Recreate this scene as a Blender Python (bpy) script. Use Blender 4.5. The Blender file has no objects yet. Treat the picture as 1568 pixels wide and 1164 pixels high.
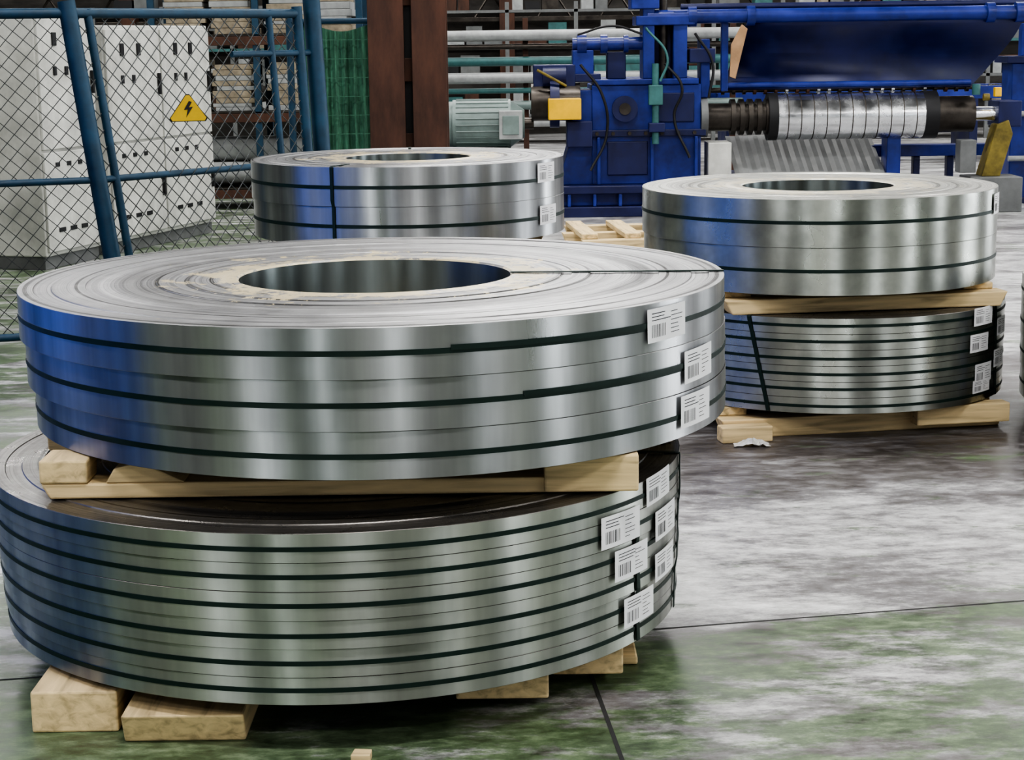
import bpy, math, random
from mathutils import Vector, Matrix
random.seed(7)
S = bpy.context.scene
COL = S.collection

# ------------------------------------------------------------------ materials
def newmat(name):
    m = bpy.data.materials.new(name); m.use_nodes = True
    nt = m.node_tree; b = nt.nodes['Principled BSDF']
    return m, nt, b
def N(nt, t, **kw):
    n = nt.nodes.new(t)
    for k, v in kw.items(): setattr(n, k, v)
    return n
def ramp(nt, stops, interp='LINEAR'):
    r = nt.nodes.new('ShaderNodeValToRGB'); cr = r.color_ramp; cr.interpolation = interp
    while len(cr.elements) < len(stops): cr.elements.new(0.5)
    for e, (p, c) in zip(cr.elements, stops):
        e.position = p; e.color = (c[0], c[1], c[2], 1) if hasattr(c, '__len__') else (c, c, c, 1)
    return r
def mapped(nt, scale=(1, 1, 1), rot=(0, 0, 0), loc=(0, 0, 0)):
    tc = N(nt, 'ShaderNodeTexCoord'); mp = N(nt, 'ShaderNodeMapping')
    mp.inputs['Scale'].default_value = scale; mp.inputs['Rotation'].default_value = rot; mp.inputs['Location'].default_value = loc
    nt.links.new(tc.outputs['Object'], mp.inputs['Vector']); return mp
def simple(name, col, rough=0.5, metal=0.0, var=0.25, scale=6.0, stretch=(1, 1, 1), bump=0.0, emit=0):
    m, nt, b = newmat(name); L = nt.links.new
    mp = mapped(nt, stretch); no = N(nt, 'ShaderNodeTexNoise'); no.inputs['Scale'].default_value = scale
    no.inputs['Detail'].default_value = 6; no.inputs['Roughness'].default_value = 0.65
    L(mp.outputs[0], no.inputs['Vector'])
    lo = [c*(1-var) for c in col]; hi = [min(1, c*(1+var)) for c in col]
    r = ramp(nt, [(0.3, lo), (0.7, hi)]); L(no.outputs['Fac'], r.inputs['Fac']); L(r.outputs[0], b.inputs['Base Color'])
    rr = ramp(nt, [(0.3, max(0, rough-0.1)), (0.7, min(1, rough+0.1))]); L(no.outputs['Fac'], rr.inputs['Fac']); L(rr.outputs[0], b.inputs['Roughness'])
    b.inputs['Metallic'].default_value = metal
    if bump:
        bp = N(nt, 'ShaderNodeBump'); bp.inputs['Strength'].default_value = bump; bp.inputs['Distance'].default_value = 0.01
        L(no.outputs['Fac'], bp.inputs['Height']); L(bp.outputs[0], b.inputs['Normal'])
    if emit:
        b.inputs['Emission Color'].default_value = (*col, 1); b.inputs['Emission Strength'].default_value = emit
    return m

def steel_side(name, base, rough, mottled):
    m, nt, b = newmat(name); L = nt.links.new
    b.inputs['Metallic'].default_value = 1.0
    mp = mapped(nt, (6, 6, 0.4)); no = N(nt, 'ShaderNodeTexNoise'); no.inputs['Scale'].default_value = 1.3; no.inputs['Detail'].default_value = 4
    L(mp.outputs[0], no.inputs['Vector'])
    mp2 = mapped(nt, (1, 1, 1)); n2 = N(nt, 'ShaderNodeTexNoise'); n2.inputs['Scale'].default_value = 6; n2.inputs['Detail'].default_value = 5
    L(mp2.outputs[0], n2.inputs['Vector'])
    mx = N(nt, 'ShaderNodeMix', data_type='FLOAT'); mx.inputs[0].default_value = mottled
    L(no.outputs['Fac'], mx.inputs[2]); L(n2.outputs['Fac'], mx.inputs[3])
    r = ramp(nt, [(0.32, [c*0.5 for c in base]), (0.5, [c*0.85 for c in base]), (0.66, [min(1, c*1.3) for c in base])]); L(mx.outputs[0], r.inputs['Fac']); L(r.outputs[0], b.inputs['Base Color'])
    rr = ramp(nt, [(0.3, rough*1.2), (0.7, rough*0.8)]); L(mx.outputs[0], rr.inputs['Fac']); L(rr.outputs[0], b.inputs['Roughness'])
    b.inputs['Anisotropic'].default_value = 0.88; b.inputs['Anisotropic Rotation'].default_value = 0.25
    tg = N(nt, 'ShaderNodeTangent', direction_type='RADIAL', axis='Z'); L(tg.outputs[0], b.inputs['Tangent'])
    return m

def steel_top(name, lo, hi, tan=True, metal=0.75, tanr=(0.36, 0.66), rough=(0.5, 0.33), tancol=(0.50, 0.43, 0.28)):
    m, nt, b = newmat(name); L = nt.links.new
    b.inputs['Metallic'].default_value = metal
    tc = N(nt, 'ShaderNodeTexCoord'); sp = N(nt, 'ShaderNodeSeparateXYZ'); L(tc.outputs['Object'], sp.inputs[0])
    cb = N(nt, 'ShaderNodeCombineXYZ'); L(sp.outputs[0], cb.inputs[0]); L(sp.outputs[1], cb.inputs[1])
    ln = N(nt, 'ShaderNodeVectorMath', operation='LENGTH'); L(cb.outputs[0], ln.inputs[0])
    n1 = N(nt, 'ShaderNodeTexNoise', noise_dimensions='1D'); n1.inputs['Scale'].default_value = 30; n1.inputs['Detail'].default_value = 6; n1.inputs['Roughness'].default_value = 0.75
    L(ln.outputs['Value'], n1.inputs['W'])
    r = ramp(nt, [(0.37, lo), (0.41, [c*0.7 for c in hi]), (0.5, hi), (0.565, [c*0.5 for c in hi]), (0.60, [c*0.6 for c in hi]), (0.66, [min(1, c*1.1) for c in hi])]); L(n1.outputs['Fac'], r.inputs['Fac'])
    last = r.outputs[0]
    n2 = N(nt, 'ShaderNodeTexNoise'); n2.inputs['Scale'].default_value = 9; n2.inputs['Detail'].default_value = 9; n2.inputs['Roughness'].default_value = 0.78
    L(tc.outputs['Object'], n2.inputs['Vector'])
    if tan:
        mr = N(nt, 'ShaderNodeMapRange'); L(ln.outputs['Value'], mr.inputs['Value'])
        mr.inputs['From Min'].default_value = tanr[0]; mr.inputs['From Max'].default_value = tanr[1]; mr.inputs['To Min'].default_value = 0.06; mr.inputs['To Max'].default_value = -0.13
        ad = N(nt, 'ShaderNodeMath', operation='ADD'); L(mr.outputs[0], ad.inputs[0]); L(n2.outputs['Fac'], ad.inputs[1])
        rp = ramp(nt, [(0.525, 0), (0.545, 1)]); L(ad.outputs[0], rp.inputs['Fac'])
        mx = N(nt, 'ShaderNodeMix', data_type='RGBA'); L(rp.outputs[0], mx.inputs[0]); L(last, mx.inputs[6]); mx.inputs[7].default_value = (*tancol, 1)
        last = mx.outputs[2]
        mm = N(nt, 'ShaderNodeMapRange'); L(rp.outputs[0], mm.inputs['Value']); mm.inputs['To Min'].default_value = metal; mm.inputs['To Max'].default_value = 0.0
        L(mm.outputs[0], b.inputs['Metallic'])
    L(last, b.inputs['Base Color'])
    rr = ramp(nt, [(0.35, rough[0]), (0.65, rough[1])]); L(n2.outputs['Fac'], rr.inputs['Fac']); L(rr.outputs[0], b.inputs['Roughness'])
    bp = N(nt, 'ShaderNodeBump'); bp.inputs['Strength'].default_value = 0.25; bp.inputs['Distance'].default_value = 0.004
    L(n1.outputs['Fac'], bp.inputs['Height']); L(bp.outputs[0], b.inputs['Normal'])
    return m

def wood(name, col):
    m, nt, b = newmat(name); L = nt.links.new
    mp = mapped(nt, (1.5, 14, 22)); n = N(nt, 'ShaderNodeTexNoise'); n.inputs['Scale'].default_value = 2.2; n.inputs['Detail'].default_value = 6; n.inputs['Distortion'].default_value = 0.6
    L(mp.outputs[0], n.inputs['Vector'])
    r = ramp(nt, [(0.28, [c*0.55 for c in col]), (0.5, col), (0.72, [min(1, c*1.2) for c in col])]); L(n.outputs['Fac'], r.inputs['Fac']); L(r.outputs[0], b.inputs['Base Color'])
    b.inputs['Roughness'].default_value = 0.7
    bp = N(nt, 'ShaderNodeBump'); bp.inputs['Strength'].default_value = 0.3; bp.inputs['Distance'].default_value = 0.004
    L(n.outputs['Fac'], bp.inputs['Height']); L(bp.outputs[0], b.inputs['Normal'])
    return m

def floor_mat():
    m, nt, b = newmat('painted_concrete'); L = nt.links.new
    mp = mapped(nt, (0.8, 2.0, 1), (0, 0, math.radians(-8)))
    nA = N(nt, 'ShaderNodeTexNoise'); nA.inputs['Scale'].default_value = 1.5; nA.inputs['Detail'].default_value = 9; nA.inputs['Roughness'].default_value = 0.62; nA.inputs['Distortion'].default_value = 0.4
    L(mp.outputs[0], nA.inputs['Vector'])
    mpf = mapped(nt, (2.0, 3.8, 1), (0, 0, math.radians(-12)), (3, 1, 0))
    nB = N(nt, 'ShaderNodeTexNoise'); nB.inputs['Scale'].default_value = 4.0; nB.inputs['Detail'].default_value = 10; nB.inputs['Roughness'].default_value = 0.78
    L(mpf.outputs[0], nB.inputs['Vector'])
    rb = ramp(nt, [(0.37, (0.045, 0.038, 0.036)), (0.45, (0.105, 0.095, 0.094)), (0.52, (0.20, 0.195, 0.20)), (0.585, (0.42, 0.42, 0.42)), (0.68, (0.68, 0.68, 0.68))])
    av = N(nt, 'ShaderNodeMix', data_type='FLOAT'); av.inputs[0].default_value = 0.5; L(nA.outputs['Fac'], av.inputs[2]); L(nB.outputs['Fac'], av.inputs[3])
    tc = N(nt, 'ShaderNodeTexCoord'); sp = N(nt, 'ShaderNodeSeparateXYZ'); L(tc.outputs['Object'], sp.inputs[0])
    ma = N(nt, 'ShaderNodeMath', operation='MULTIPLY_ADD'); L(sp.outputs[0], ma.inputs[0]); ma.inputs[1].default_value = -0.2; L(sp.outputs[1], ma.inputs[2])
    pal = ramp(nt, [(0.0, 0.51), (0.445, 0.51), (0.455, 0.59), (0.54, 0.60), (0.60, 0.45), (0.70, 0.44), (0.8, 0.54), (1, 0.58)])  # tone by depth; pale band puts floor reflections into the worn concrete colour
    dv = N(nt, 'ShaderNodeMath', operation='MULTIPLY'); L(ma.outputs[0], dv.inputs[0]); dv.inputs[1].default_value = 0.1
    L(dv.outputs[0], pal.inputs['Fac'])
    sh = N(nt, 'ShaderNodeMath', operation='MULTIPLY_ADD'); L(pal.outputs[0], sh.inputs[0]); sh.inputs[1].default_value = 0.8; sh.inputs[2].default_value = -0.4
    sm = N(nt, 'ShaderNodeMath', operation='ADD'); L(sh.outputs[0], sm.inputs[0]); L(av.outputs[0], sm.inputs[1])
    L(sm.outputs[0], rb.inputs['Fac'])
    rg = ramp(nt, [(0.37, (0.028, 0.045, 0.02)), (0.5, (0.075, 0.12, 0.055)), (0.64, (0.17, 0.23, 0.125))]); L(nB.outputs['Fac'], rg.inputs['Fac'])
    z1 = N(nt, 'ShaderNodeMapRange'); L(ma.outputs[0], z1.inputs['Value']); z1.inputs['From Min'].default_value = 4.40; z1.inputs['From Max'].default_value = 4.62; z1.inputs['To Min'].default_value = 0.07; z1.inputs['To Max'].default_value = -0.06
    z2 = N(nt, 'ShaderNodeMapRange'); L(sp.outputs[0], z2.inputs['Value']); z2.inputs['From Min'].default_value = -1.6; z2.inputs['From Max'].default_value = 0.3; z2.inputs['To Min'].default_value = 0.12; z2.inputs['To Max'].default_value = -0.02
    mp3 = mapped(nt, (0.9, 2.0, 1), (0, 0, 0), (7, 3, 0)); nC = N(nt, 'ShaderNodeTexNoise'); nC.inputs['Scale'].default_value = 2.4; nC.inputs['Detail'].default_value = 10; nC.inputs['Roughness'].default_value = 0.75
    L(mp3.outputs[0], nC.inputs['Vector'])
    a1 = N(nt, 'ShaderNodeMath', operation='ADD'); L(z1.outputs[0], a1.inputs[0]); L(z2.outputs[0], a1.inputs[1])
    a2 = N(nt, 'ShaderNodeMath', operation='ADD'); L(a1.outputs[0], a2.inputs[0]); L(nC.outputs['Fac'], a2.inputs[1])
    rm = ramp(nt, [(0.49, 0), (0.575, 0.9)]); L(a2.outputs[0], rm.inputs['Fac'])
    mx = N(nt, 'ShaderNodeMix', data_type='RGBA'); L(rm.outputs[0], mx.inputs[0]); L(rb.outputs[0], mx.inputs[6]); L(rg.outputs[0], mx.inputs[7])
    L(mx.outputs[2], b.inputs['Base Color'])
    rr = ramp(nt, [(0.35, 0.28), (0.65, 0.52)]); L(nB.outputs['Fac'], rr.inputs['Fac']); L(rr.outputs[0], b.inputs['Roughness'])
    bp = N(nt, 'ShaderNodeBump'); bp.inputs['Strength'].default_value = 0.15; bp.inputs['Distance'].default_value = 0.006
    L(av.outputs[0], bp.inputs['Height']); L(bp.outputs[0], b.inputs['Normal'])
    return m

M = {}
M['steel'] = steel_side('rolled_steel', (0.45, 0.46, 0.47), 0.33, 0.12)
M['galv'] = steel_side('galvanised_steel', (0.47, 0.485, 0.45), 0.34, 0.25)
M['spangle'] = steel_side('spangled_galvanised_steel', (0.52, 0.54, 0.50), 0.30, 0.7)
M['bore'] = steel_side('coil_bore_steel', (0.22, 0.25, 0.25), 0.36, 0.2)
M['top'] = steel_top('coil_edge_wraps', (0.03, 0.03, 0.03), (0.36, 0.36, 0.365), True)
M['topdark'] = steel_top('coil_edge_wraps_dark', (0.03, 0.027, 0.024), (0.18, 0.17, 0.16), False, rough=(0.42, 0.24))  # darker, browner wraps for the lower coils
M['topgalv'] = steel_top('coil_edge_wraps_bright', (0.15, 0.15, 0.14), (0.52, 0.52, 0.49), True, tancol=(0.5, 0.46, 0.36))
M['strap'] = simple('green_strapping', (0.003, 0.017, 0.013), 0.45, 0, 0.2)
M['label'] = simple('label_paper', (0.80, 0.80, 0.82), 0.6, 0, 0.04)
M['ink'] = simple('label_ink', (0.03, 0.03, 0.035), 0.6, 0, 0.1)
M['wood'] = wood('pine_timber', (0.66, 0.51, 0.29))
M['floor'] = floor_mat()
M['joint'] = simple('floor_joint_filler', (0.03, 0.03, 0.03), 0.8)
M['blue'] = simple('machine_blue_paint', (0.016, 0.030, 0.20), 0.38, 0, 0.5, 3)
M['bluedk'] = simple('machine_dark_blue_paint', (0.010, 0.014, 0.075), 0.45, 0, 0.4, 3)
M['bluebright'] = simple('reflected_blue_paint', (0.02, 0.13, 0.80), 0.45, 0, 0.15, 2)  # for the unseen blue body that the coils reflect
M['fence'] = simple('fence_blue_paint', (0.014, 0.05, 0.09), 0.5, 0, 0.35, 8)
M['wire'] = simple('fence_wire', (0.06, 0.065, 0.065), 0.5, 0.5, 0.2)
M['white'] = simple('cabinet_white_paint', (0.52, 0.52, 0.49), 0.5, 0, 0.25, 4)
M['grey'] = simple('grey_paint', (0.14, 0.145, 0.145), 0.6, 0, 0.25, 5)
M['motor'] = simple('motor_grey_paint', (0.17, 0.22, 0.21), 0.45, 0, 0.25, 5)
M['black'] = simple('black_parts', (0.012, 0.012, 0.014), 0.5, 0, 0.3)
M['rust'] = simple('rusty_brown_steel', (0.08, 0.036, 0.023), 0.65, 0.1, 0.5, 7, (1, 1, 0.3), 0.3)
M['yellow'] = simple('yellow_paint', (0.75, 0.45, 0.02), 0.45, 0, 0.15)
M['signyel'] = simple('sign_yellow', (0.55, 0.36, 0.02), 0.5, 0, 0.15)
M['ochre'] = simple('grimy_yellow_paint', (0.18, 0.14, 0.03), 0.5, 0, 0.5, 9)
M['net'] = simple('green_netting', (0.08, 0.20, 0.13), 0.8, 0, 0.5, 14, (3, 3, 0.5), 0.4)
M['card'] = simple('cardboard', (0.27, 0.23, 0.17), 0.8, 0, 0.4, 10)
M['chrome'] = simple('bright_steel_roll', (0.75, 0.76, 0.78), 0.25, 1, 0.15, 5)
M['dsteel'] = simple('oily_dark_steel', (0.07, 0.062, 0.055), 0.4, 0.8, 0.4, 6)
M['teal'] = simple('teal_paint', (0.05, 0.14, 0.14), 0.5, 0, 0.3)
M['lgrey'] = simple('light_grey_paint', (0.32, 0.33, 0.33), 0.5, 0, 0.25)
M['wall'] = simple('grimy_wall_cladding', (0.05, 0.046, 0.042), 0.8, 0, 0.5, 3, (1, 1, 3), 0.2)
M['wallside'] = simple('side_wall_plaster', (0.07, 0.07, 0.07), 0.8, 0, 0.3, 1.5)
M['ceil'] = simple('ceiling_deck', (0.06, 0.06, 0.06), 0.8, 0, 0.3)
M['lamp'] = simple('lamp_diffuser', (1, 0.98, 0.94), 0.5, 0, 0.0, emit=8)
M['streakglow'] = simple('streak_panel_glow', (0.92, 0.96, 1.0), 0.3, 0, 0.0, emit=7)  # glow of the added out-of-view panels
M['orange'] = simple('tan_leather_belt', (0.36, 0.22, 0.12), 0.6)
M['plastic'] = simple('white_plastic_wrap', (0.6, 0.6, 0.6), 0.25, 0, 0.2)

# ------------------------------------------------------------------ geometry helpers
def root(name, loc=(0, 0, 0), rz=0):
    e = bpy.data.objects.new(name, None); e.empty_display_size = 0.2
    e.location = loc; e.rotation_euler = (0, 0, rz); COL.objects.link(e); return e
def mesh(name, V, F, mat, par=None, smooth=False, bevel=0, loc=(0, 0, 0), rot=(0, 0, 0), mats=None, fm=None):
    me = bpy.data.meshes.new(name); me.from_pydata([tuple(v) for v in V], [], F)
    for mm in (mats or [mat]): me.materials.append(M[mm])
    if fm:
        for p, i in zip(me.polygons, fm): p.material_index = i
    me.validate(); me.update()
    if smooth:
        for p in me.polygons: p.use_smooth = True
        me.set_sharp_from_angle(angle=math.radians(35))
    o = bpy.data.objects.new(name, me); COL.objects.link(o)
    o.location = loc; o.rotation_euler = rot
    if par: o.parent = par
    if bevel:
        bv = o.modifiers.new('b', 'BEVEL'); bv.width = bevel; bv.segments = 2; bv.limit_method = 'ANGLE'
    return o
BF = [(0, 3, 2, 1), (4, 5, 6, 7), (0, 1, 5, 4), (1, 2, 6, 5), (2, 3, 7, 6), (3, 0, 4, 7)]
def bverts(x0, x1, y0, y1, z0, z1):
    return [(x0, y0, z0), (x1, y0, z0), (x1, y1, z0), (x0, y1, z0), (x0, y0, z1), (x1, y0, z1), (x1, y1, z1), (x0, y1, z1)]
def box(name, x0, x1, y0, y1, z0, z1, mat, par=None, bevel=0.004, rz=0):
    cx, cy, cz = (x0+x1)/2, (y0+y1)/2, (z0+z1)/2
    return mesh(name, bverts(x0-cx, x1-cx, y0-cy, y1-cy, z0-cz, z1-cz), BF, mat, par, False, bevel, (cx, cy, cz), (0, 0, rz))
def prism(name, poly, z0, z1, mat, par=None, bevel=0.003, axis='z', loc=(0, 0, 0), rot=(0, 0, 0)):
    n = len(poly); V = []
    for z in (z0, z1):
        for a, b in poly:
            V.append((a, b, z) if axis == 'z' else ((a, z, b) if axis == 'y' else (z, a, b)))
    F = [tuple(range(n))[::-1], tuple(range(n, 2*n))] + [(i, (i+1) % n, (i+1) % n+n, i+n) for i in range(n)]
    return mesh(name, V, F, mat, par, False, bevel, loc, rot)
def cyl(name, p1, p2, r, mat, par=None, seg=32, r2=None, bevel=0):
    p1 = Vector(p1); p2 = Vector(p2); d = p2-p1; L = d.length; r2 = r if r2 is None else r2
    V = []
    for i in range(seg):
        a = 2*math.pi*i/seg; V.append((r*math.cos(a), r*math.sin(a), 0))
    for i in range(seg):
        a = 2*math.pi*i/seg; V.append((r2*math.cos(a), r2*math.sin(a), L))
    F = [tuple(range(seg))[::-1], tuple(range(seg, 2*seg))] + [(i, (i+1) % seg, (i+1) % seg+seg, i+seg) for i in range(seg)]
    o = mesh(name, V, F, mat, par, True, bevel)
    q = d.to_track_quat('Z', 'Y'); o.rotation_mode = 'QUATERNION'; o.rotation_quaternion = q; o.location = p1
    return o
def pipe(name, pts, r, mat, par):
    cu = bpy.data.curves.new(name, 'CURVE'); cu.dimensions = '3D'; cu.bevel_depth = r; cu.bevel_resolution = 3
    s = cu.splines.new('BEZIER'); s.bezier_points.add(len(pts)-1)
    for bp_, p in zip(s.bezier_points, pts):
        bp_.co = p; bp_.handle_left_type = bp_.handle_right_type = 'AUTO'
    cu.materials.append(M[mat]); o = bpy.data.objects.new(name, cu); COL.objects.link(o); o.parent = par; return o
def lathe(name, prof, mat, par, loc, seg=192, mats=None, mi=None):
    V = []; F = []; fm = []; n = len(prof)
    for s in range(seg):
        a = 2*math.pi*s/seg; c, sn = math.cos(a), math.sin(a)
        for r, z in prof: V.append((r*c, r*sn, z))
    for s in range(seg):
        t = (s+1) % seg
        for i in range(n):
            j = (i+1) % n
            F.append((s*n+i, t*n+i, t*n+j, s*n+j)); fm.append(mi[i] if mi else 0)
    return mesh(name, V, F, mat, par, True, 0, loc, (0, 0, 0), mats, fm if mi else None)
def sweep(name, pts, w, t, mat, par=None):
    V = []; F = []
    for p, wd, nm in pts:
        p = Vector(p); wd = Vector(wd)*w/2; nm = Vector(nm)*t
        V += [p-wd, p+wd, p+wd+nm, p-wd+nm]
    for i in range(len(pts)-1):
        a = i*4; b = a+4
        for k in range(4): F.append((a+k, a+(k+1) % 4, b+(k+1) % 4, b+k))
    F += [(0, 3, 2, 1), tuple(len(V)-4+k for k in range(4))]
    return mesh(name, V, F, mat, par)

# ------------------------------------------------------------------ slit coils
def coil_stack(name, cx, cy, z0, strips, ri, sidem, topm, labels=(), vstraps=(), radial=(), seed=1, doubles=(), bw=0.010):
    rnd = random.Random(seed)
    e = root(name, (cx, cy, z0))
    H = sum(s[0] for s in strips); z = H
    tc = Vector((-cx, -cy, 0)).normalized(); rt = Vector((-tc.y, tc.x, 0))
    info = []
    for k, (h, ro, dx, dy) in enumerate(strips):
        zt, zb = z, z-h; z = zb
        top = []; nR = 13
        for i in range(nR+1):
            r = ri+0.006+(ro-0.003-ri-0.006)*(i/nR)
            if 0 < i < nR: r += rnd.uniform(-0.012, 0.012)
            dz = rnd.uniform(-0.0032, 0.0002) if 0 < i < nR-1 else -0.0006
            if i > 0: top.append((r-0.002, top[-1][1]))
            top.append((r, zt+dz))
        prof = [(ri, zb+0.003), (ri, zt-0.005)] + top + [(ro-0.0008, zt-0.0005), (ro, zt-0.0015), (ro, zb+0.0008), (ro-0.0006, zb+0.0001), (ri+0.004, zb)]
        prof = prof[::-1]
        n = len(prof); mi = []
        for i in range(n):
            a = prof[i]; b = prof[(i+1) % n]
            if abs(a[1]-b[1]) > h*0.6: mi.append(0 if a[0] > (ri+ro)/2 else 2)
            else: mi.append(1)
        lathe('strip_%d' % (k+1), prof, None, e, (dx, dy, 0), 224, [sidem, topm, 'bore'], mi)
        zm = (zt+zb)/2+rnd.uniform(-.003, .003); sw = bw
        lathe('band_%d' % (k+1), [(ro-0.001, zm-sw/2), (ro+0.002, zm-sw/2), (ro+0.002, zm+sw/2), (ro-0.001, zm+sw/2)], 'strap', e, (dx, dy, 0), 160)
        info.append((zt, zb, ro, dx, dy))
    def pt(phi, r, zz, k=0):
        zt, zb, ro, dx, dy = info[k]
        d = tc*math.cos(phi)+rt*math.sin(phi)
        return Vector((dx, dy, 0))+d*(ro+r)+Vector((0, 0, zz)), d
    for (k, a0, a1, dz) in doubles:
        zt, zb = info[k][:2]; pts = []
        for i in range(21):
            a = math.radians(a0+(a1-a0)*i/20); p, d = pt(a, 0.001, (zt+zb)/2+dz, k)
            pts.append((p, (0, 0, 1), d))
        sweep('band_tail', pts, bw, 0.003, 'strap', e)
    for j, (deg, k, lw, lh, dz, tilt) in enumerate(labels):
        zt, zb, ro, dx, dy = info[k]; zc = (zt+zb)/2+dz
        def patch(u0, u1, v0, v1, off):
            V = []; F = []; nseg = 6
            for i in range(nseg+1):
                u = u0+(u1-u0)*i/nseg
                for v in (v0, v1):
                    uu = u*math.cos(tilt)-v*math.sin(tilt); vv = u*math.sin(tilt)+v*math.cos(tilt)
                    p, d = pt(math.radians(deg)+uu/ro, off, zc+vv, k); V.append(p)
            for i in range(nseg): F.append((2*i, 2*i+2, 2*i+3, 2*i+1))
            return V, F
        of = 0.0055+0.0006*j
        V, F = patch(-lw/2, lw/2, -lh/2, lh/2, of)
        mesh('label_%d' % (j+1), V, F, 'label', e)
        IV = []; IF = []
        def add(u0, u1, v0, v1):
            a, b = patch(u0, u1, v0, v1, of+0.0004); n = len(IV); IV.extend(a); IF.extend([tuple(q+n for q in f) for f in b])
        u = -lw*0.40
        while u < -lw*0.05:
            w = rnd.choice([0.0012, 0.002, 0.003]); add(u, u+w, -lh*0.36, lh*0.02); u += w+rnd.choice([0.0025, 0.004])
        for v in (0.34, 0.24, 0.14): add(-lw*0.4, lw*rnd.uniform(-0.1, 0.1), lh*v, lh*(v+0.025))
        for v in (0.30, 0.18, 0.05, -0.08, -0.2, -0.32): add(lw*0.08, lw*rnd.uniform(0.2, 0.42), lh*v, lh*(v+0.02))
        mesh('label_%d_print' % (j+1), IV, IF, 'ink', e)
    for (deg, k0, k1, lean) in vstraps:
        zt = info[k0][0]; zb = info[k1][1]; pts = []
        a = math.radians(deg); p0, d = pt(a, -0.16, zt, k0)
        up = Vector((0, 0, 1)); wd = Vector((-d.y, d.x, 0))
        for q in (-0.16, -0.08, -0.01): pts.append((pt(a, q, zt+0.0005, k0)[0], wd, up))
        pts.append((pt(a, 0.002, zt-0.001, k0)[0], wd, (d+up).normalized()))
        for i in range(13):
            f = i/12; zz = zt-0.004+(zb-zt+0.006)*f
            kk = k0
            for q in range(k0, k1+1):
                if info[q][1] <= zz <= info[q][0]+0.001: kk = q
            aa = a+math.radians(lean)*f
            p, d2 = pt(aa, 0.0025, zz, kk); pts.append((p, (-d2.y, d2.x, 0), d2))
        sweep('cross_strap', pts, 0.015, 0.0025, 'strap', e)
    for (deg,) in radial:
        a = math.radians(deg); zt = info[0][0]; ro = info[0][2]
        d = pt(a, 0, 0)[1]; wd = Vector((-d.y, d.x, 0)); pts = []
        for i in range(11):
            r = (ri-ro)+(ro-ri)*i/10
            pts.append((pt(a, r, zt+0.001)[0], wd, (0, 0, 1)))
        sweep('radial_strap', pts, 0.014, 0.003, 'strap', e)
    return e

coil_stack('steel_coil_stack', -0.350, 4.70, 0.594,
           [(0.113, 0.897, 0, 0), (0.114, 0.892, 0.008, 0.002), (0.107, 0.884, 0.018, 0.0)], 0.35, 'steel', 'top',
           labels=[(47.5, 0, 0.155, 0.078, 0.006, 0.02), (57, 1, 0.16, 0.078, 0.002, 0.02), (55.5, 2, 0.16, 0.078, 0.008, 0.0)],
           radial=[(83,)], doubles=[(0, 10, 45, 0.007), (1, 20, 52, 0.007)], seed=3, bw=0.012)
h6 = 0.065
coil_stack('steel_coil_stack', -0.445, 4.61, 0.111,
           [(h6, 0.872, 0, 0), (h6, 0.870, 0.003, 0.001), (h6, 0.867, 0.002, -0.001), (h6, 0.864, 0.005, 0), (h6, 0.860, 0.004, 0.002), (h6-0.002, 0.856, 0.007, 0)],
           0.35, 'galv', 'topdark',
           labels=[(59, 0, 0.15, 0.07, 0.004, 0.03), (46.5, 1, 0.155, 0.076, 0.01, 0), (62, 1, 0.15, 0.074, -0.026, 0.02), (49.7, 2, 0.145, 0.074, -0.014, 0.0), (62, 3, 0.14, 0.07, -0.0, 0.02), (52.5, 4, 0.145, 0.072, -0.01, 0.0)],
           vstraps=[(51, 1, 5, 1.5), (74, 0, 5, -3)], seed=5, bw=0.0105)
coil_stack('steel_coil_stack', 1.255, 7.46, 0.562, [(0.18, 0.712, 0, 0), (0.18, 0.708, 0.003, 0)], 0.305, 'spangle', 'topgalv',
           labels=[(76, 0, 0.12, 0.08, 0.03, 0)], seed=8, bw=0.013)
h5 = 0.061
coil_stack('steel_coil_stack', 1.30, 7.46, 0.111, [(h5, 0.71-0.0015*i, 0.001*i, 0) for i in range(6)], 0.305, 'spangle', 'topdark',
           labels=[(57, 0, 0.14, 0.07, 0, 0), (55, 2, 0.13, 0.07, 0.02, 0), (58, 4, 0.13, 0.075, 0.02, 0), (57, 5, 0.13, 0.05, 0.03, 0), (72, 1, 0.13, 0.07, 0, 0), (70, 3, 0.13, 0.07, 0, 0)],
           vstraps=[(-24, 0, 5, 6), (66, 0, 5, 3)], seed=9, bw=0.011)
coil_stack('steel_coil_stack', -0.495, 9.0, 0.605, [(0.18, 0.762, 0, 0), (0.179, 0.759, 0.004, 0)], 0.305, 'steel', 'top',
           labels=[(58, 0, 0.165, 0.09, 0.03, 0), (59, 1, 0.165, 0.09, 0.01, 0)], vstraps=[(-27, 0, 1, 0), (179, 0, 1, 0)], seed=11, bw=0.016)
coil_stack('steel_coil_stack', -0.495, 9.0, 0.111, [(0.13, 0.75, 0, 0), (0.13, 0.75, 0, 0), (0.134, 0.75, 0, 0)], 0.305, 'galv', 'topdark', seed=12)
coil_stack('steel_coil_stack', 2.70, 7.0, 0.111, [(0.12, 0.70, 0, 0), (0.12, 0.70, 0, 0), (0.12, 0.698, 0, 0), (0.12, 0.695, 0, 0)], 0.305, 'galv', 'topgalv', labels=[(10, 1, 0.1, 0.08, 0, 0)], seed=14)

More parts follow.
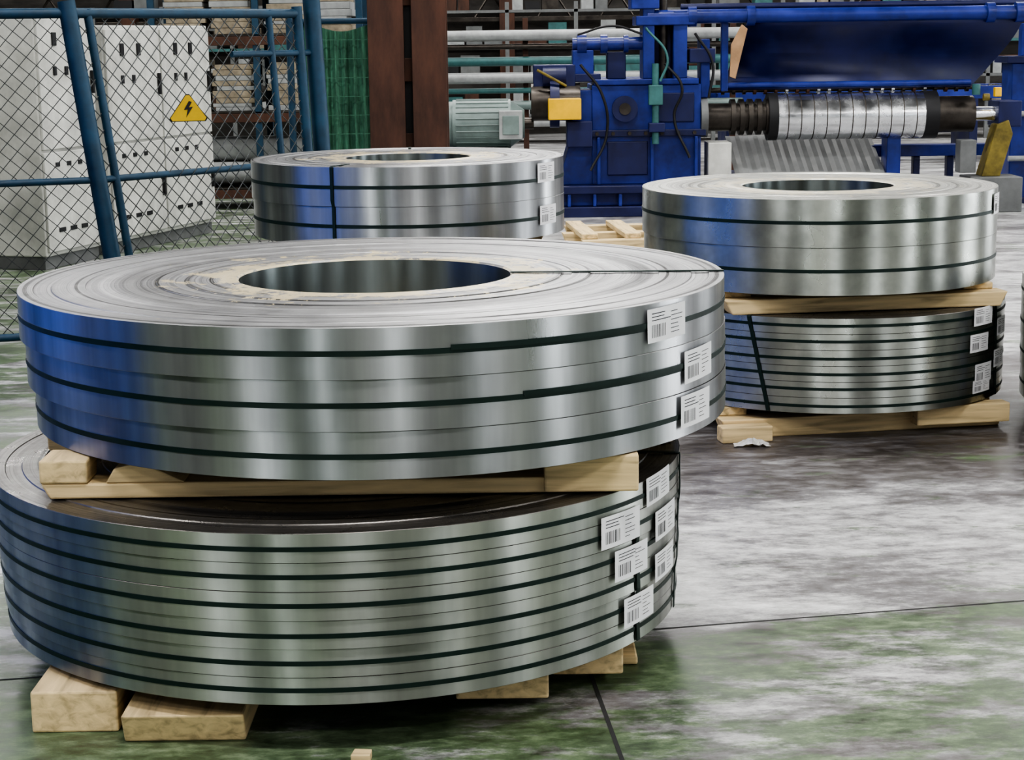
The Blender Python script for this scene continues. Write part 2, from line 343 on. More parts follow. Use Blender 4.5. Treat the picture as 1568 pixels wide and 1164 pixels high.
# ------------------------------------------------------------------ timber skids
def timber(name, x0, x1, y0, y1, z0, z1, par, cut=0.0, cutr=0.0):
    cx, cy = (x0+x1)/2, (y0+y1)/2
    V = bverts(x0-cx, x1-cx, y0-cy, y1-cy, z0, z1); V = [list(v) for v in V]
    long_x = (x1-x0) > (y1-y0)
    ax = 0 if long_x else 1
    for i in (0, 3) if long_x else (0, 1): V[i][ax] += cut
    for i in (1, 2) if long_x else (2, 3): V[i][ax] -= cutr
    if long_x: return mesh(name, V, BF, 'wood', par, False, 0.005, (cx, cy, 0))
    V2 = [(v[1], -v[0], v[2]) for v in V]
    return mesh(name, V2, BF, 'wood', par, False, 0.005, (cx, cy, 0), (0, 0, math.pi/2))
def skid(name, cx, cy, z0, half, h, rz):
    e = root(name, (cx, cy, z0), rz)
    b = h*0.68; q = half*0.8
    for i, y in enumerate((-q, 0, q)):
        L = half*0.88 if i != 1 else half
        timber('bearer_%d' % (i+1), -L, L, y-0.055, y+0.055, 0, b, e, 0.03, 0.03)
    for i, x in enumerate((-0.78, -0.3, 0.2, 0.74)):
        timber('deck_board_%d' % (i+1), x*half-0.06, x*half+0.06, -q*0.95, q*0.95, b+0.0005, h, e)
    return e
e = root('timber_skid', (-0.39, 4.62, 0.500))
timber('bearer_front', -0.69, 0.67, -0.56, -0.46, 0.0, 0.036, e, 0.02, 0.01)
timber('block_left', -0.69, -0.58, -0.565, -0.44, 0.037, 0.091, e, 0, 0.03)
prism('wedge', [(-0.54, 0.037), (-0.36, 0.037), (-0.46, 0.085), (-0.52, 0.07)], -0.56, -0.44, 'wood', e, 0.003, 'y')
timber('block_right', 0.46, 0.675, -0.58, -0.43, 0.005, 0.091, e, 0.0, 0.0)
timber('bearer_mid', -0.80, 0.80, -0.05, 0.05, 0, 0.06, e)
timber('bearer_back', -0.62, 0.62, 0.44, 0.55, 0, 0.06, e)
for i, x in enumerate((-0.5, -0.05, 0.4)):
    timber('deck_board_%d' % (i+1), x-0.06, x+0.06, -0.42, 0.60, 0.061, 0.092, e)
e = root('timber_skid', (0, 0, 0))
timber('bearer_1', -1.09, -0.895, 3.90, 5.2, 0.0, 0.096, e, 0.0)
timber('bearer_2', -0.87, -0.60, 3.81, 4.55, 0.0, 0.070, e, 0.03)
timber('packing_1', -0.80, -0.66, 4.1, 4.5, 0.071, 0.110, e)
timber('packing_2', -1.05, -0.93, 4.25, 5.1, 0.0965, 0.110, e)
timber('bearer_3', -0.14, 0.075, 4.02, 5.35, 0.02, 0.109, e, 0.0)
timber('bearer_4', 0.085, 0.255, 4.15, 5.2, 0.03, 0.109, e, 0.0)
timber('foot_1', -0.5, 0.30, 4.30, 4.42, 0.0, 0.02, e)
timber('foot_2', -0.5, 0.30, 4.95, 5.07, 0.0, 0.02, e)
skid('timber_skid', 1.29, 7.5, 0.478, 0.64, 0.083, math.radians(8))
e = skid('timber_skid', 1.27, 7.52, 0.0, 0.66, 0.109, math.radians(10))
timber('corner_block', 0.18, 0.56, -0.66, -0.585, 0.03, 0.105, e)
timber('corner_block_left', -0.60, -0.40, -0.66, -0.585, 0.0, 0.06, e)
skid('timber_skid', -0.495, 9.0, 0.507, 0.66, 0.096, 0)
skid('timber_skid', -0.495, 9.0, 0.0, 0.66, 0.109, 0)
skid('timber_skid', 2.70, 7.0, 0.0, 0.62, 0.109, 0)
skid('timber_skid', 1.05, 13.8, 0.0, 0.66, 0.12, math.radians(5))
prism('wood_offcut', [(-0.022, -0.02), (0.02, -0.022), (0.022, 0.014), (-0.016, 0.018)], 0.0, 0.018, 'wood', None, 0.002, loc=(-0.335, 3.72, 0.0))
V = []; F = []
for i in range(11):
    for j in range(7):
        V.append((-0.065+i*0.013+random.uniform(-.005, .005), -0.03+j*0.010+random.uniform(-.004, .004), 0.003+random.uniform(0.0, 0.03)*(1-abs(i-5)/5.5)))
for i in range(10):
    for j in range(6): F.append((i*7+j, (i+1)*7+j, (i+1)*7+j+1, i*7+j+1))
mesh('crumpled_plastic_wrap', V, F, 'plastic', None, False, 0, (0.90, 6.73, 0.0))

# ------------------------------------------------------------------ shell
XL, XR, YB, YF, ZC = -14, 16, -10, 30, 8
def plane_box(n, *a, mat): return box(n, *a, mat, None, 0)
plane_box('floor', XL, XR, YB, YF, -0.2, 0.0, mat='floor')
fo = bpy.data.objects['floor']; fo.data.transform(Matrix.Translation(fo.location)); fo.location = (0, 0, 0)
plane_box('ceiling', XL, XR, YB, YF, ZC, ZC+0.2, mat='ceil')
plane_box('wall_back', XL, XR, YF, YF+0.2, 0, ZC, mat='wall')
plane_box('wall_front', XL, XR, YB-0.2, YB, 0, ZC, mat='wallside')
plane_box('wall_left', XL-0.2, XL, YB, YF, 0, ZC, mat='wallside')
plane_box('wall_right', XR, XR+0.2, YB, YF, 0, ZC, mat='wallside')
def strip(name, p, q, w):
    p = Vector((*p, 0)); q = Vector((*q, 0)); d = (q-p).normalized(); n = Vector((-d.y, d.x, 0))*w/2; u = Vector((0, 0, .0008))
    mesh(name, [p-n+u, q-n+u, q+n+u, p+n+u], [(0, 1, 2, 3)], 'joint')
strip('trim_1', (-6, 3.32), (9, 6.27), 0.008)
strip('trim_2', (0.16, 4.5), (0.36, 2.0), 0.010)

wn = 0
def streak_panel(x0, x1, y0, y1, z0, z1):  # unseen glowing panels, added so the coils reflect vertical streaks
    global wn; wn += 1
    e = root('streak_panel_%d' % wn)
    box('glow_pane', x0, x1, y0, y1, z0, z1, 'streakglow', e, 0)
    horizontal = (x1-x0) > (y1-y0)
    for t in (0, 0.25, 0.5, 0.75, 1):
        if horizontal:
            x = x0+(x1-x0)*t; box('divider', x-0.05, x+0.05, y0-0.03, y1+0.03, z0, z1, 'grey', e, 0)
        else:
            y = y0+(y1-y0)*t; box('divider', x0-0.03, x1+0.03, y-0.05, y+0.05, z0, z1, 'grey', e, 0)
streak_panel(-10.5, -8.5, YB+0.0, YB+0.06, 0.3, 5.5)
streak_panel(-4.2, -3.2, YB+0.0, YB+0.06, 0.3, 5.5)
streak_panel(1.5, 2.4, YB+0.0, YB+0.06, 0.3, 5.5)
streak_panel(9.5, 10.8, YB+0.0, YB+0.06, 0.3, 5.5)
streak_panel(XR-0.06, XR, -6, -4, 0.3, 5.5)
streak_panel(XR-0.06, XR, 2.0, 3.5, 0.3, 5.5)
streak_panel(XR-0.06, XR, 8.5, 12, 0.3, 5.5)
streak_panel(XR-0.06, XR, 18, 22, 0.3, 5.5)

def lamp(x, y, power, sx=2.6, sy=0.5, z=6.6):
    e = root('ceiling_lamp', (x, y, z))
    box('housing', -sx/2-0.05, sx/2+0.05, -sy/2-0.05, sy/2+0.05, 0.03, 0.16, 'grey', e, 0.01)
    box('diffuser', -sx/2, sx/2, -sy/2, sy/2, 0.0, 0.03, 'lamp', e, 0)
    for dx in (-sx/2+0.2, sx/2-0.2): cyl('hanger', (dx, 0, 0.16), (dx, 0, ZC-z), 0.012, 'black', e, 8)
    ld = bpy.data.lights.new('lamp_light', 'AREA'); ld.shape = 'RECTANGLE'; ld.size = sx; ld.size_y = sy; ld.energy = power; ld.color = (1, 0.985, 0.96)
    lo = bpy.data.objects.new('lamp_light', ld); lo.location = (0, 0, -0.03); lo.parent = e; COL.objects.link(lo)
for y in (-4, 2, 8, 14, 20, 26):
    for x in (-7, 0.5, 8): lamp(x, y, {2: 220, 8: 260}.get(y, 240))

# ------------------------------------------------------------------ fence
fn = root('chain_link_fence')
A0 = (-3.55, 8.85); A1 = (-2.0, 9.4); B1 = (-1.05, 10.7)
def shf(x):
    t = min(1, max(0, (x-A1[0])/(B1[0]-A1[0]))); return 0.125*(1-t)+0.04*t
def fp(base, z): return (base[0]-shf(base[0])*z, base[1], z)
def fcyl(n, b, z0, z1, r): cyl(n, fp(b, z0), fp(b, z1), r, 'fence', fn, 16)
def lerp(a, b, t): return (a[0]+(b[0]-a[0])*t, a[1]+(b[1]-a[1])*t)
fcyl('post_1', A0, 0, 1.72, 0.04); fcyl('post_2', A1, 0, 1.74, 0.045); fcyl('post_2b', lerp(A1, B1, 0.07), 0, 1.70, 0.022)
fcyl('post_3', B1, 0, 1.9, 0.05); fcyl('post_3b', lerp(A1, B1, 0.93), 0, 1.72, 0.03); fcyl('post_4', lerp(A1, B1, 0.80), 0, 1.70, 0.02)
def rail(n, a, b, z, r=0.02): cyl(n, fp(a, z), fp(b, z), r, 'fence', fn, 12)
for a, b, k in ((A0, A1, 'a'), (A1, lerp(A1, B1, 0.93), 'b')):
    rail('rail_top_'+k, a, b, 1.68, 0.026); rail('rail_mid_'+k, a, b, 0.84, 0.018); rail('rail_bottom_'+k, a, b, 0.06, 0.02)
rail('rail_gate', lerp(A1, B1, 0.62), B1, 1.46, 0.018)
def chain(name, a, b, z0, z1, cell=0.085):
    a = Vector((*a, 0)); b = Vector((*b, 0)); d = b-a; L = d.length; d.normalize(); nrm = Vector((-d.y, d.x, 0)); H = z1-z0
    V = []; F = []; r = 0.0019; k = -H
    while k < L:
        for s in (1, -1):
            if s == 1: u0, v0, u1, v1 = k, 0, k+H, H
            else: u0, v0, u1, v1 = k, H, k+H, 0
            if u1 <= 0 or u0 >= L: continue
            if u0 < 0: f = -u0/(u1-u0); v0 = v0+(v1-v0)*f; u0 = 0
            if u1 > L: f = (L-u0)/(u1-u0); v1 = v0+(v1-v0)*f; u1 = L
            off = nrm*(0.0015*s)
            def P(u, v):
                q = a+d*u; return Vector((q.x-shf(q.x)*(z0+v), q.y, z0+v))+off
            p = P(u0, v0); q = P(u1, v1)
            t = (q-p).normalized(); w1 = nrm*r; w2 = t.cross(nrm)*r; n = len(V)
            for pp in (p, q): V += [pp-w1-w2, pp+w1-w2, pp+w1+w2, pp-w1+w2]
            for i in range(4): F.append((n+i, n+(i+1) % 4, n+4+(i+1) % 4, n+4+i))
        k += cell
    mesh(name, V, F, 'wire', fn)
chain('mesh_panel_a', A0, A1, 0.06, 1.68); chain('mesh_panel_b', A1, lerp(A1, B1, 0.93), 0.06, 1.68)
ws = root('high_voltage_warning_sign', (-1.68, 9.70, 1.18), math.atan2(B1[1]-A1[1], B1[0]-A1[0])*0.35)
def tri(s, c=0.015):
    return [(-s/2+c, -s*0.29), (s/2-c, -s*0.29), (s/2-c*0.4, -s*0.29+c), (c*0.6, s*0.45-c), (-c*0.6, s*0.45-c), (-s/2+c*0.4, -s*0.29+c)]
prism('border', tri(0.213), 0, 0.004, 'black', ws, 0, 'y')
prism('plate', tri(0.20), -0.003, 0.0, 'signyel', ws, 0, 'y')
prism('bolt', [(0.005, 0.045), (-0.022, 0.0), (-0.002, 0.003), (-0.012, -0.04), (0.024, 0.015), (0.004, 0.012), (0.02, 0.04)], -0.006, -0.003, 'black', ws, 0, 'y')

# ------------------------------------------------------------------ cabinets
ang = math.atan2(14.9-12.5, -2.42+3.18)
ec = root('electrical_cabinet', (-3.18, 12.5, 0), ang)
def cab(x0, x1, h, n, tag):
    box('plinth_'+tag, x0+0.01, x1-0.01, 0.02, 0.78, 0, 0.09, 'grey', ec)
    box('body_'+tag, x0, x1, 0, 0.8, 0.09, h, 'white', ec, 0.01)
    w = (x1-x0)/n
    for i in range(n):
        a = x0+i*w
        for j, (z0, z1) in enumerate(((0.12, 0.80), (0.82, h-0.03))):
            box('door_%s_%d_%d' % (tag, i, j), a+0.012, a+w-0.012, -0.02, 0.0, z0, z1, 'white', ec, 0.005)
            box('handle_%s_%d_%d' % (tag, i, j), a+w-0.07, a+w-0.045, -0.045, -0.02, (z0+z1)/2-0.08, (z0+z1)/2+0.08, 'black', ec, 0.004)
        for q in range(3):
            if q < 2: box('instrument', a+w*(0.25+0.3*q), a+w*(0.25+0.3*q)+0.05, -0.032, -0.02, h-0.22, h-0.13, 'black', ec, 0.003)
            if q < 2: box('switch', a+w*(0.25+0.2*q), a+w*(0.25+0.2*q)+0.035, -0.032, -0.02, h-0.42, h-0.36, 'black', ec, 0.003)
            box('vent', a+w*(0.2+0.2*q), a+w*(0.2+0.2*q)+0.08, -0.026, -0.02, 0.25, 0.28, 'black', ec, 0.0)
            box('vent_upper', a+w*(0.2+0.2*q), a+w*(0.2+0.2*q)+0.05, -0.026, -0.02, 0.70, 0.73, 'black', ec, 0.0)
cab(0.0, 0.74, 1.74, 1, 'a'); cab(0.90, 2.55, 1.66, 2, 'b')
gc = root('control_cabinet', (-3.70, 10.9, 0), 0.15)
box('plinth', -0.35, 0.45, 0.0, 0.7, 0, 0.08, 'black', gc); box('body', -0.4, 0.5, 0, 0.75, 0.08, 1.75, 'grey', gc, 0.01)
box('door', -0.37, 0.47, -0.02, 0, 0.12, 0.9, 'grey', gc); box('upper_door', -0.37, 0.47, -0.02, 0, 0.93, 1.7, 'grey', gc); box('handle', 0.36, 0.40, -0.05, -0.02, 0.6, 0.8, 'black', gc)

rk = root('storage_rack', (-2.3, 17.0, 0))
for x in (-0.95, 0, 0.95):
    for y in (0, 0.8): box('upright', x-0.03, x+0.03, y, y+0.06, 0, 2.6, 'fence', rk)
for z in (0.1, 0.8, 1.5, 2.2):
    box('beam_front', -0.95, 0.95, -0.01, 0.04, z, z+0.08, 'rust', rk); box('shelf', -0.95, 0.95, 0.0, 0.85, z+0.08, z+0.1, 'dsteel', rk)
for z in (0.9, 1.6, 2.3):
    for x in (-0.85, -0.4, 0.1, 0.5):
        hh = 0.0
        while hh < 0.42:
            t = random.uniform(0.03, 0.07); dx = random.uniform(-0.03, 0.03)
            box('carton', x+dx, x+dx+0.36, 0.08, 0.6, z+hh+0.002, z+hh+t, random.choice(['card', 'card', 'lgrey']), rk, 0.004); hh += t
for i in range(3): cyl('roll', (-0.9, 0.2+0.22*i, 0.33), (0.9, 0.2+0.22*i, 0.33), 0.1, 'lgrey', rk, 24)
for i in range(2): cyl('roll', (-0.9, 0.3+0.24*i, 0.54), (0.85, 0.3+0.24*i, 0.54), 0.11, 'lgrey', rk, 24)

gn = root('green_net_curtain', (-1.17, 13.0, 0))
V = []; F = []; nx = 60
for i in range(nx+1):
    x = -0.27+0.54*i/nx; y = 0.03*math.sin(i*0.9)+0.02*math.sin(i*0.37+1)
    V.append((x*1.06, y*0.7, 0.05)); V.append((x, y*0.5, 1.62+0.03*math.cos(i*0.1)))
for i in range(nx): F.append((2*i, 2*i+2, 2*i+3, 2*i+1))
mesh('net', V, F, 'net', gn, True)
for i in range(12): box('net_cord', -0.27, 0.27, -0.06, -0.055, 0.1+i*0.13, 0.105+i*0.13, 'net', gn, 0)
cyl('curtain_rail', (-0.35, 0, 1.66), (0.35, 0, 1.66), 0.02, 'fence', gn, 12); cyl('pole', (-0.35, 0, 0), (-0.35, 0, 1.7), 0.025, 'fence', gn, 12); cyl('pole_2', (0.33, 0.08, 0), (0.33, 0.08, 1.7), 0.025, 'fence', gn, 12)

hc = root('steel_column', (-0.64, 12.0, 0))
box('flange_left', -0.25, -0.02, -0.14, -0.11, 0.02, ZC-0.01, 'rust', hc); box('web', -0.165, -0.135, -0.11, 0.12, 0.02, ZC-0.01, 'rust', hc)
box('flange_left_rear', -0.25, -0.02, 0.12, 0.15, 0.02, ZC-0.01, 'rust', hc)
box('flange_right', 0.03, 0.25, -0.16, -0.13, 0.02, ZC-0.01, 'rust', hc); box('web_right', 0.145, 0.17, -0.13, 0.12, 0.02, ZC-0.01, 'rust', hc)
box('flange_right_rear', 0.03, 0.25, 0.12, 0.15, 0.02, ZC-0.01, 'rust', hc); box('infill', -0.12, 0.14, -0.03, 0.03, 0.02, ZC-0.01, 'black', hc)
for i in range(16): box('batten', -0.06, 0.07, -0.06, -0.04, 0.3+i*0.48, 0.45+i*0.48, 'rust', hc)
box('base_plate', -0.32, 0.32, -0.22, 0.22, 0, 0.02, 'rust', hc)

# ------------------------------------------------------------------ blue slitting line machine
mc = root('blue_slitting_machine', (0, 16, 0))
B = lambda n, x0, x1, y0, y1, z0, z1, m='blue', bv=0.008: box(n, x0, x1, y0, y1, z0, z1, m, mc, bv)
C = lambda n, a, b, r, m='blue', r2=None: cyl(n, a, b, r, m, mc, 32, r2)
B('base_frame', 0.40, 1.72, -0.25, 0.9, 0.0, 0.09, 'bluedk'); B('base_mid', 0.45, 1.68, -0.15, 0.9, 0.09, 0.2); B('base_top', 0.40, 1.72, -0.25, 0.9, 0.2, 0.27, 'bluedk')
for i in range(6): B('base_rib', 0.5+i*0.22, 0.53+i*0.22, -0.24, -0.15, 0.09, 0.2)
B('gearbox', 0.72, 1.66, -0.1, 0.8, 0.27, 1.12)
B('gearbox_flange', 0.68, 1.70, -0.14, 0.84, 0.68, 0.74, 'bluedk'); B('gearbox_lid', 0.74, 1.64, -0.12, 0.8, 1.12, 1.17)
for i in range(7): C('bolt', (0.76+i*0.14, -0.16, 0.71), (0.76+i*0.14, -0.14, 0.71), 0.016, 'dsteel')
prism('side_bracket', [(0.42, 0.27), (0.74, 0.27), (0.74, 1.08), (0.58, 1.08), (0.52, 0.6)], -0.08, 0.5, 'blue', mc, 0.006, 'y')
B('cover_plate', 0.85, 1.2, -0.12, -0.1, 0.35, 0.64, 'bluedk'); B('cover_plate_2', 1.28, 1.6, -0.12, -0.1, 0.8, 1.05, 'bluedk')
for x in (0.76, 1.22, 1.60): B('vertical_rib', x, x+0.03, -0.15, -0.1, 0.27, 0.68)
C('bearing_cap', (1.0, -0.18, 0.92), (1.0, -0.1, 0.92), 0.11, 'bluedk'); C('bearing_hub', (1.0, -0.2, 0.92), (1.0, -0.18, 0.92), 0.05, 'dsteel')
B('tower_left', 1.16, 1.26, -0.1, 0.3, 1.17, 1.78); B('tower_right', 1.42, 1.54, -0.1, 0.3, 1.17, 1.74); B('tower_cap', 1.10, 1.6, -0.12, 0.35, 1.62, 1.70)
B('tower_back', 1.26, 1.42, 0.1, 0.3, 1.17, 1.62, 'bluedk')
B('tower_cap2', 1.06, 1.30, -0.12, 0.3, 1.76, 1.86); C('tower_screw', (1.34, -0.02, 1.1), (1.34, -0.02, 1.9), 0.035, 'dsteel')
C('valve_stack', (1.26, -0.2, 0.62), (1.26, -0.2, 1.3), 0.03, 'teal'); B('valve_block', 1.2, 1.32, -0.25, -0.15, 0.95, 1.12, 'teal'); B('valve_block2', 1.2, 1.34, -0.25, -0.15, 0.72, 0.8, 'bluedk')
B('arm_post', 1.66, 1.74, -0.05, 0.25, 1.0, 1.5); B('arm_block', 1.56, 1.78, -0.1, 0.2, 1.3, 1.42, 'bluedk')
C('ram', (0.56, 0, 1.47), (1.22, 0, 1.47), 0.055); C('ram_collar', (0.60, 0, 1.47), (0.68, 0, 1.47), 0.09); C('ram_collar2', (0.8, 0, 1.47), (0.86, 0, 1.47), 0.08); C('ram_collar3', (1.0, 0, 1.47), (1.04, 0, 1.47), 0.075)
B('yoke', 0.56, 0.74, -0.05, 0.25, 1.15, 1.42); B('yoke_block', 0.50, 0.80, -0.08, 0.25, 1.15, 1.22, 'bluedk'); B('yoke2', 0.86, 1.02, 0, 0.25, 1.17, 1.4, 'bluedk')
C('hand_wheel_hub', (0.30, -0.05, 1.2), (0.5, -0.05, 1.2), 0.10, 'bluedk'); C('coupling', (0.2, -0.02, 0.98), (0.62, -0.02, 0.98), 0.16, 'dsteel'); C('coupling_disc', (0.36, -0.02, 0.98), (0.44, -0.02, 0.98), 0.22, 'bluedk')
B('coupling_guard', 0.22, 0.58, -0.1, 0.2, 1.08, 1.30, 'bluedk'); B('brake_block', 0.5, 0.72, -0.2, 0.1, 0.6, 0.82, 'bluedk')
B('yellow_box', 0.34, 0.62, -0.34, -0.2, 0.84, 1.02, 'yellow'); B('yellow_box_bracket', 0.4, 0.56, -0.2, 0.1, 0.88, 0.97, 'bluedk')
C('hose_fitting', (0.25, -0.2, 1.26), (0.5, -0.2, 1.12), 0.012, 'ochre')
for pts, r, mt in ((((0.62, -0.2, 1.3), (0.8, -0.24, 1.05), (0.84, -0.2, 0.7), (0.7, -0.24, 0.4)), 0.012, 'black'),
               (((1.34, -0.2, 1.3), (1.48, -0.26, 1.1), (1.42, -0.2, 0.85), (1.55, -0.24, 0.5)), 0.012, 'black'),
               (((1.18, -0.16, 1.6), (1.36, -0.22, 1.35), (1.3, -0.22, 1.15)), 0.011, 'teal'),
               (((0.6, -0.12, 1.55), (0.9, -0.15, 1.62), (1.15, -0.15, 1.55)), 0.010, 'black'),
               (((1.6, -0.15, 1.55), (1.75, -0.15, 1.3), (1.72, -0.15, 1.0)), 0.012, 'black')):
    pipe('hose', pts, r, mt, mc)
mo = root('electric_motor', (-0.5, 16.0, 0))
cyl('body', (0.02, 0, 0.80), (0.52, 0, 0.80), 0.21, 'motor', mo, 40); cyl('fan_cowl', (-0.1, 0, 0.80), (0.02, 0, 0.80), 0.195, 'motor', mo, 40); cyl('end_bell', (0.52, 0, 0.80), (0.64, 0, 0.80), 0.2, 'motor', mo, 40, 0.12); cyl('shaft', (0.64, 0, 0.8), (0.72, 0, 0.8), 0.05, 'dsteel', mo, 20)
for i in range(24):
    a = 2*math.pi*i/24
    cyl('fin', (0.05, 0.212*math.cos(a), 0.80+0.212*math.sin(a)), (0.5, 0.212*math.cos(a), 0.80+0.212*math.sin(a)), 0.006, 'motor', mo, 6)
box('terminal_box', 0.42, 0.62, -0.30, -0.17, 0.68, 0.92, 'lgrey', mo); box('terminal_lid', 0.45, 0.59, -0.31, -0.30, 0.72, 0.88, 'motor', mo)
box('foot', 0.05, 0.5, -0.2, 0.2, 0.52, 0.6, 'motor', mo); box('pedestal', -0.05, 0.58, -0.22, 0.22, 0.0, 0.52, 'bluedk', mo)
C('arbor_left', (1.66, 0, 0.83), (2.35, 0, 0.83), 0.12, 'dsteel'); C('arbor_flange', (1.66, 0, 0.83), (1.72, 0, 0.83), 0.17, 'grey')
for i in range(6): C('spacer', (1.92+i*0.075, 0, 0.83), (1.96+i*0.075, 0, 0.83), 0.155, 'dsteel')
C('spool', (2.32, 0, 0.83), (3.58, 0, 0.83), 0.20, 'chrome')
for i in range(11): C('spool_gap', (2.4+i*0.11, 0, 0.83), (2.408+i*0.11, 0, 0.83), 0.2015, 'dsteel')
C('spool_ring_l', (2.24, 0, 0.83), (2.32, 0, 0.83), 0.205, 'black'); C('spool_ring_r', (3.58, 0, 0.83), (3.70, 0, 0.83), 0.205, 'black')
C('arbor_right', (3.7, 0, 0.83), (4.02, 0, 0.83), 0.155, 'dsteel'); C('arbor_tip', (4.02, 0, 0.83), (4.38, 0, 0.83), 0.06, 'chrome')
C('separator_bar', (1.75, 0.05, 1.06), (4.05, 0.05, 1.06), 0.022, 'dsteel')
for i in range(24): C('separator_disc', (1.85+i*0.092, 0.05, 1.06), (1.875+i*0.092, 0.05, 1.06), 0.04, random.choice(['rust', 'dsteel', 'chrome']))
C('top_tube', (1.2, -0.05, 1.69), (4.9, -0.05, 1.69), 0.06); C('top_tube2', (1.5, 0.1, 1.77), (4.9, 0.1, 1.77), 0.03, 'bluedk')
for x in (1.55, 2.05, 4.1, 4.35): C('tube_collar', (x, -0.05, 1.69), (x+0.07, -0.05, 1.69), 0.085)
V = []; F = []; ns = 16
def gp(t): return 1.66-0.60*t**0.9, -0.06+0.22*math.sin(t*math.pi*0.9), 2.06-0.20*t, 4.42-0.42*t**1.6
for i in range(ns+1):
    z, y, xl, xr = gp(i/ns); V += [(xl, y, z), (xr, y, z)]
for i in range(ns): F.append((2*i, 2*i+1, 2*i+3, 2*i+2))
g = mesh('sheet_guard', V, F, 'bluedk', mc, True); so = g.modifiers.new('s', 'SOLIDIFY'); so.thickness = 0.015
for k in range(3):
    z, y, xl, xr = gp(0.3+k*0.25); C('guard_rib', (xl, y-0.004, z), (xr, y-0.004, z), 0.009, 'bluedk')
C('guard_lower_tube', (1.86, 0.0, 1.10), (4.0, 0.0, 1.10), 0.025)
prism('belt', [(1.90, 1.18), (1.95, 1.16), (2.05, 1.58), (2.00, 1.62), (1.91, 1.45)], -0.14, -0.12, 'orange', mc, 0.004, 'y')
B('post_guard_left', 1.84, 1.9, -0.03, 0.05, 1.05, 1.66); B('tray_lip', 1.86, 4.05, 0.08, 0.14, 1.07, 1.10, 'bluedk')
B('white_box', 1.72, 1.92, -0.15, 0.2, 0.30, 0.62, 'white'); B('white_box_stand', 1.74, 1.90, -0.1, 0.15, 0.0, 0.3, 'bluedk')
V = []; F = []
for i in range(33):
    x = 1.96+1.3*i/32; zz = 0.02 if i % 4 < 2 else -0.02
    V += [(x, -0.1+zz, 0.34), (x-0.02, 0.5+zz, 0.64)]
for i in range(32): F.append((2*i, 2*i+2, 2*i+3, 2*i+1))
mesh('corrugated_chute', V, F, 'grey', mc)
B('chute_frame', 1.94, 3.3, 0.0, 0.6, 0.0, 0.33, 'bluedk'); B('leg_right', 3.28, 3.40, -0.05, 0.2, 0.0, 0.66); B('cross_beam', 3.2, 4.3, 0.3, 0.5, 0.45, 0.55)
for x in (3.6, 3.9): B('leg', x, x+0.06, 0.35, 0.45, 0, 0.45, 'bluedk')
prism('end_support_arm', [(4.08, 0.30), (4.24, 0.30), (4.34, 0.66), (4.30, 0.78), (4.2, 0.74)], -0.16, 0.05, 'ochre', mc, 0.006, 'y')
B('end_support_foot', 3.95, 4.4, -0.3, 0.1, 0, 0.3, 'grey'); C('end_valve', (4.05, -0.25, 0.98), (4.1, -0.25, 0.98), 0.03, 'ochre'); C('end_knob', (4.0, -0.2, 1.0), (4.0, -0.2, 1.09), 0.035, 'teal'); B('end_panel', 3.86, 4.0, -0.28, -0.1, 0.34, 0.62, 'grey')
B('end_bearing', 4.22, 4.42, -0.12, 0.25, 0.72, 0.94, 'bluedk'); B('signal_lamp', 4.16, 4.22, -0.2, -0.14, 0.98, 1.06, 'yellow')
bc = root('blue_support_column', (4.62, 16.6, 0))
box('column', -0.1, 0.25, 0, 0.35, 0.0, 1.25, 'blue', bc, 0.01); box('cap', -0.16, 0.3, -0.05, 0.4, 1.25, 1.31, 'bluedk', bc); box('foot', -0.2, 0.35, -0.1, 0.45, 0, 0.05, 'bluedk', bc); box('upright', 0.0, 0.12, 0.1, 0.2, 1.31, 1.6, 'blue', bc)
for z in (0.4, 0.8): cyl('pipe', (-0.12, -0.04, z), (0.3, -0.04, z), 0.025, 'lgrey', bc, 12)

# ------------------------------------------------------------------ distant clutter
pr = root('pipe_run', (0, 20.5, 0))
for z, r, m in ((1.56, 0.06, 'lgrey'), (1.44, 0.03, 'dsteel'), (1.28, 0.05, 'teal'), (1.10, 0.06, 'lgrey'), (0.96, 0.03, 'teal'), (0.8, 0.05, 'motor'), (0.6, 0.04, 'lgrey')):
    cyl('pipe', (-1.2, 0, z), (2.6, 0, z), r, m, pr, 16)
for x in (-1.0, 0.2, 1.5, 2.5): box('bracket_post', x-0.03, x+0.03, 0.06, 0.12, 0, 1.75, 'rust', pr)
cv = root('roller_conveyor', (3.0, 22.0, 0))
box('side_rail', -0.5, 4.2, 0, 0.08, 0.75, 0.9, 'blue', cv); box('side_rail_rear', -0.5, 4.2, 0.9, 0.98, 0.75, 0.9, 'blue', cv)
for i in range(22): cyl('roller', (-0.4+i*0.21, 0.08, 0.86), (-0.4+i*0.21, 0.9, 0.86), 0.04, 'chrome', cv, 12)
for x in (-0.4, 1.0, 2.5, 4.0): box('leg', x, x+0.1, 0, 0.9, 0, 0.75, 'bluedk', cv)
for x in (0.3, 1.6, 3.2): box('drive_box', x, x+0.4, -0.2, 0, 0.4, 0.8, random.choice(['lgrey', 'teal', 'yellow']), cv)
wt = root('wall_truss', (0, 29.6, 0))
for z in (1.1, 1.55, 1.8, 2.25, 2.9, 3.6): box('girder', -9, 10, -0.05, 0.1, z, z+0.07, 'rust' if z < 1.6 else 'dsteel', wt)
for i in range(38):
    x = -9+i*0.5; cyl('lattice', (x, 0, 1.87), (x+(0.25 if i % 2 else -0.25), 0, 2.25), 0.02, 'dsteel', wt, 6)
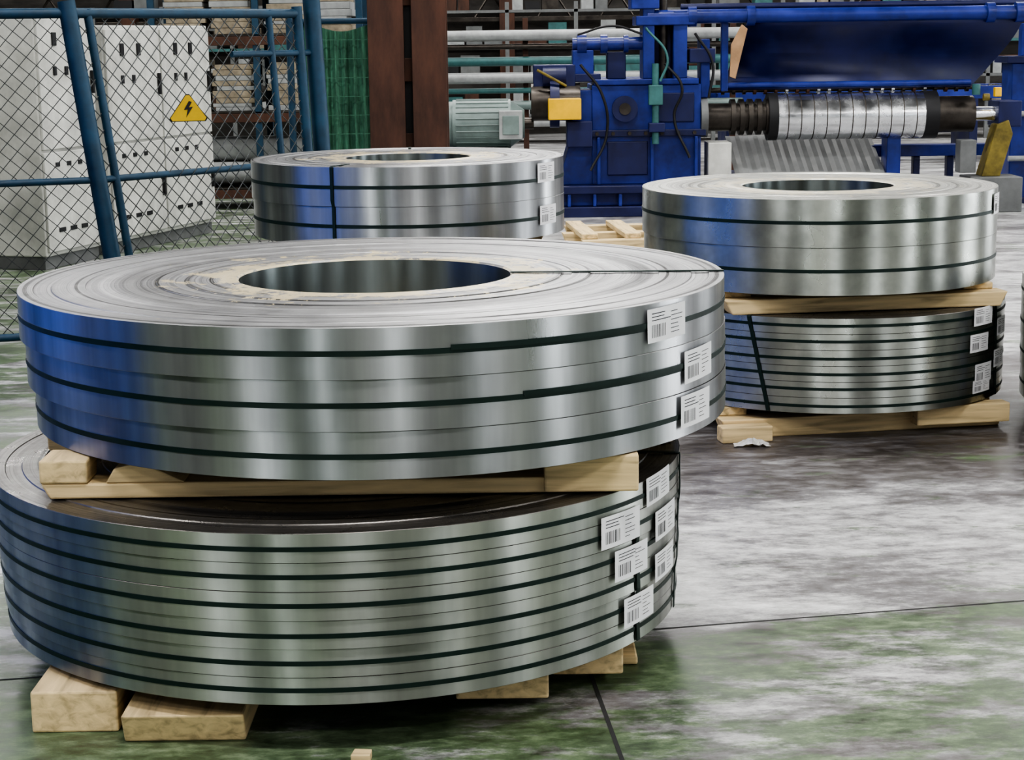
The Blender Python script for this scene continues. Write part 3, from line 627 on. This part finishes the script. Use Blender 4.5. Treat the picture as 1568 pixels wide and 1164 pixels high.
for x in range(-9, 11, 3): box('column', x-0.12, x+0.12, -0.15, 0.2, 0, 7.9, 'rust', wt)
sr = root('steel_shelving', (0, 27, 0))
for k in range(14):
    x = -6+k*1.0
    box('upright', x-0.03, x+0.03, 0, 0.06, 0, 2.05, 'grey', sr)
    for z in (0.4, 0.9, 1.4, 1.9):
        box('shelf', x, x+1.0, 0, 0.5, z, z+0.04, 'grey' if z != 1.4 else 'teal', sr, 0)
        xx = x+0.08
        while xx < x+0.8:
            w = random.uniform(0.12, 0.3); hh = random.uniform(0.1, 0.36)
            if random.random() < 0.75: box('box', xx, xx+w, 0.05, 0.4, z+0.041, z+0.04+hh, random.choice(['card', 'grey', 'dsteel', 'rust', 'grey', 'teal', 'black', 'lgrey']), sr, 0)
            xx += w+0.03
bh = root('blue_reflection_body', (-5.0, 5.6, 0))  # unseen blue body, added for the blue reflection on the coils
box('base', -0.8, 1.35, -2.5, 2.6, 0, 0.40, 'grey', bh); box('body', -0.75, 1.3, -2.45, 2.55, 0.40, 2.9, 'bluebright', bh, 0.02)
for i in range(4): box('door', 1.3, 1.33, -2.35+i*1.23, -1.2+i*1.23, 0.5, 2.7, 'bluebright', bh)
for i in range(4): box('handle', 1.33, 1.37, -1.35+i*1.23, -1.31+i*1.23, 1.2, 1.5, 'black', bh)

# ------------------------------------------------------------------ world, camera
w = bpy.data.worlds.new('hall_ambient'); S.world = w; w.use_nodes = True
w.node_tree.nodes['Background'].inputs[0].default_value = (0.5, 0.55, 0.6, 1); w.node_tree.nodes['Background'].inputs[1].default_value = 0.1
cd = bpy.data.cameras.new('camera'); cam = bpy.data.objects.new('camera', cd); COL.objects.link(cam); S.camera = cam
cd.sensor_width = 36; cd.lens = 36*2800/1568; cd.clip_end = 200
p = math.atan(522/2800)
cam.matrix_world = Matrix.Translation((0, 0, 1.52)) @ Matrix.Rotation(math.pi/2-p, 4, 'X') @ Matrix.Rotation(math.radians(-0.8), 4, 'Z')
S.view_settings.look = 'AgX - High Contrast'
S.view_settings.exposure = 0.0
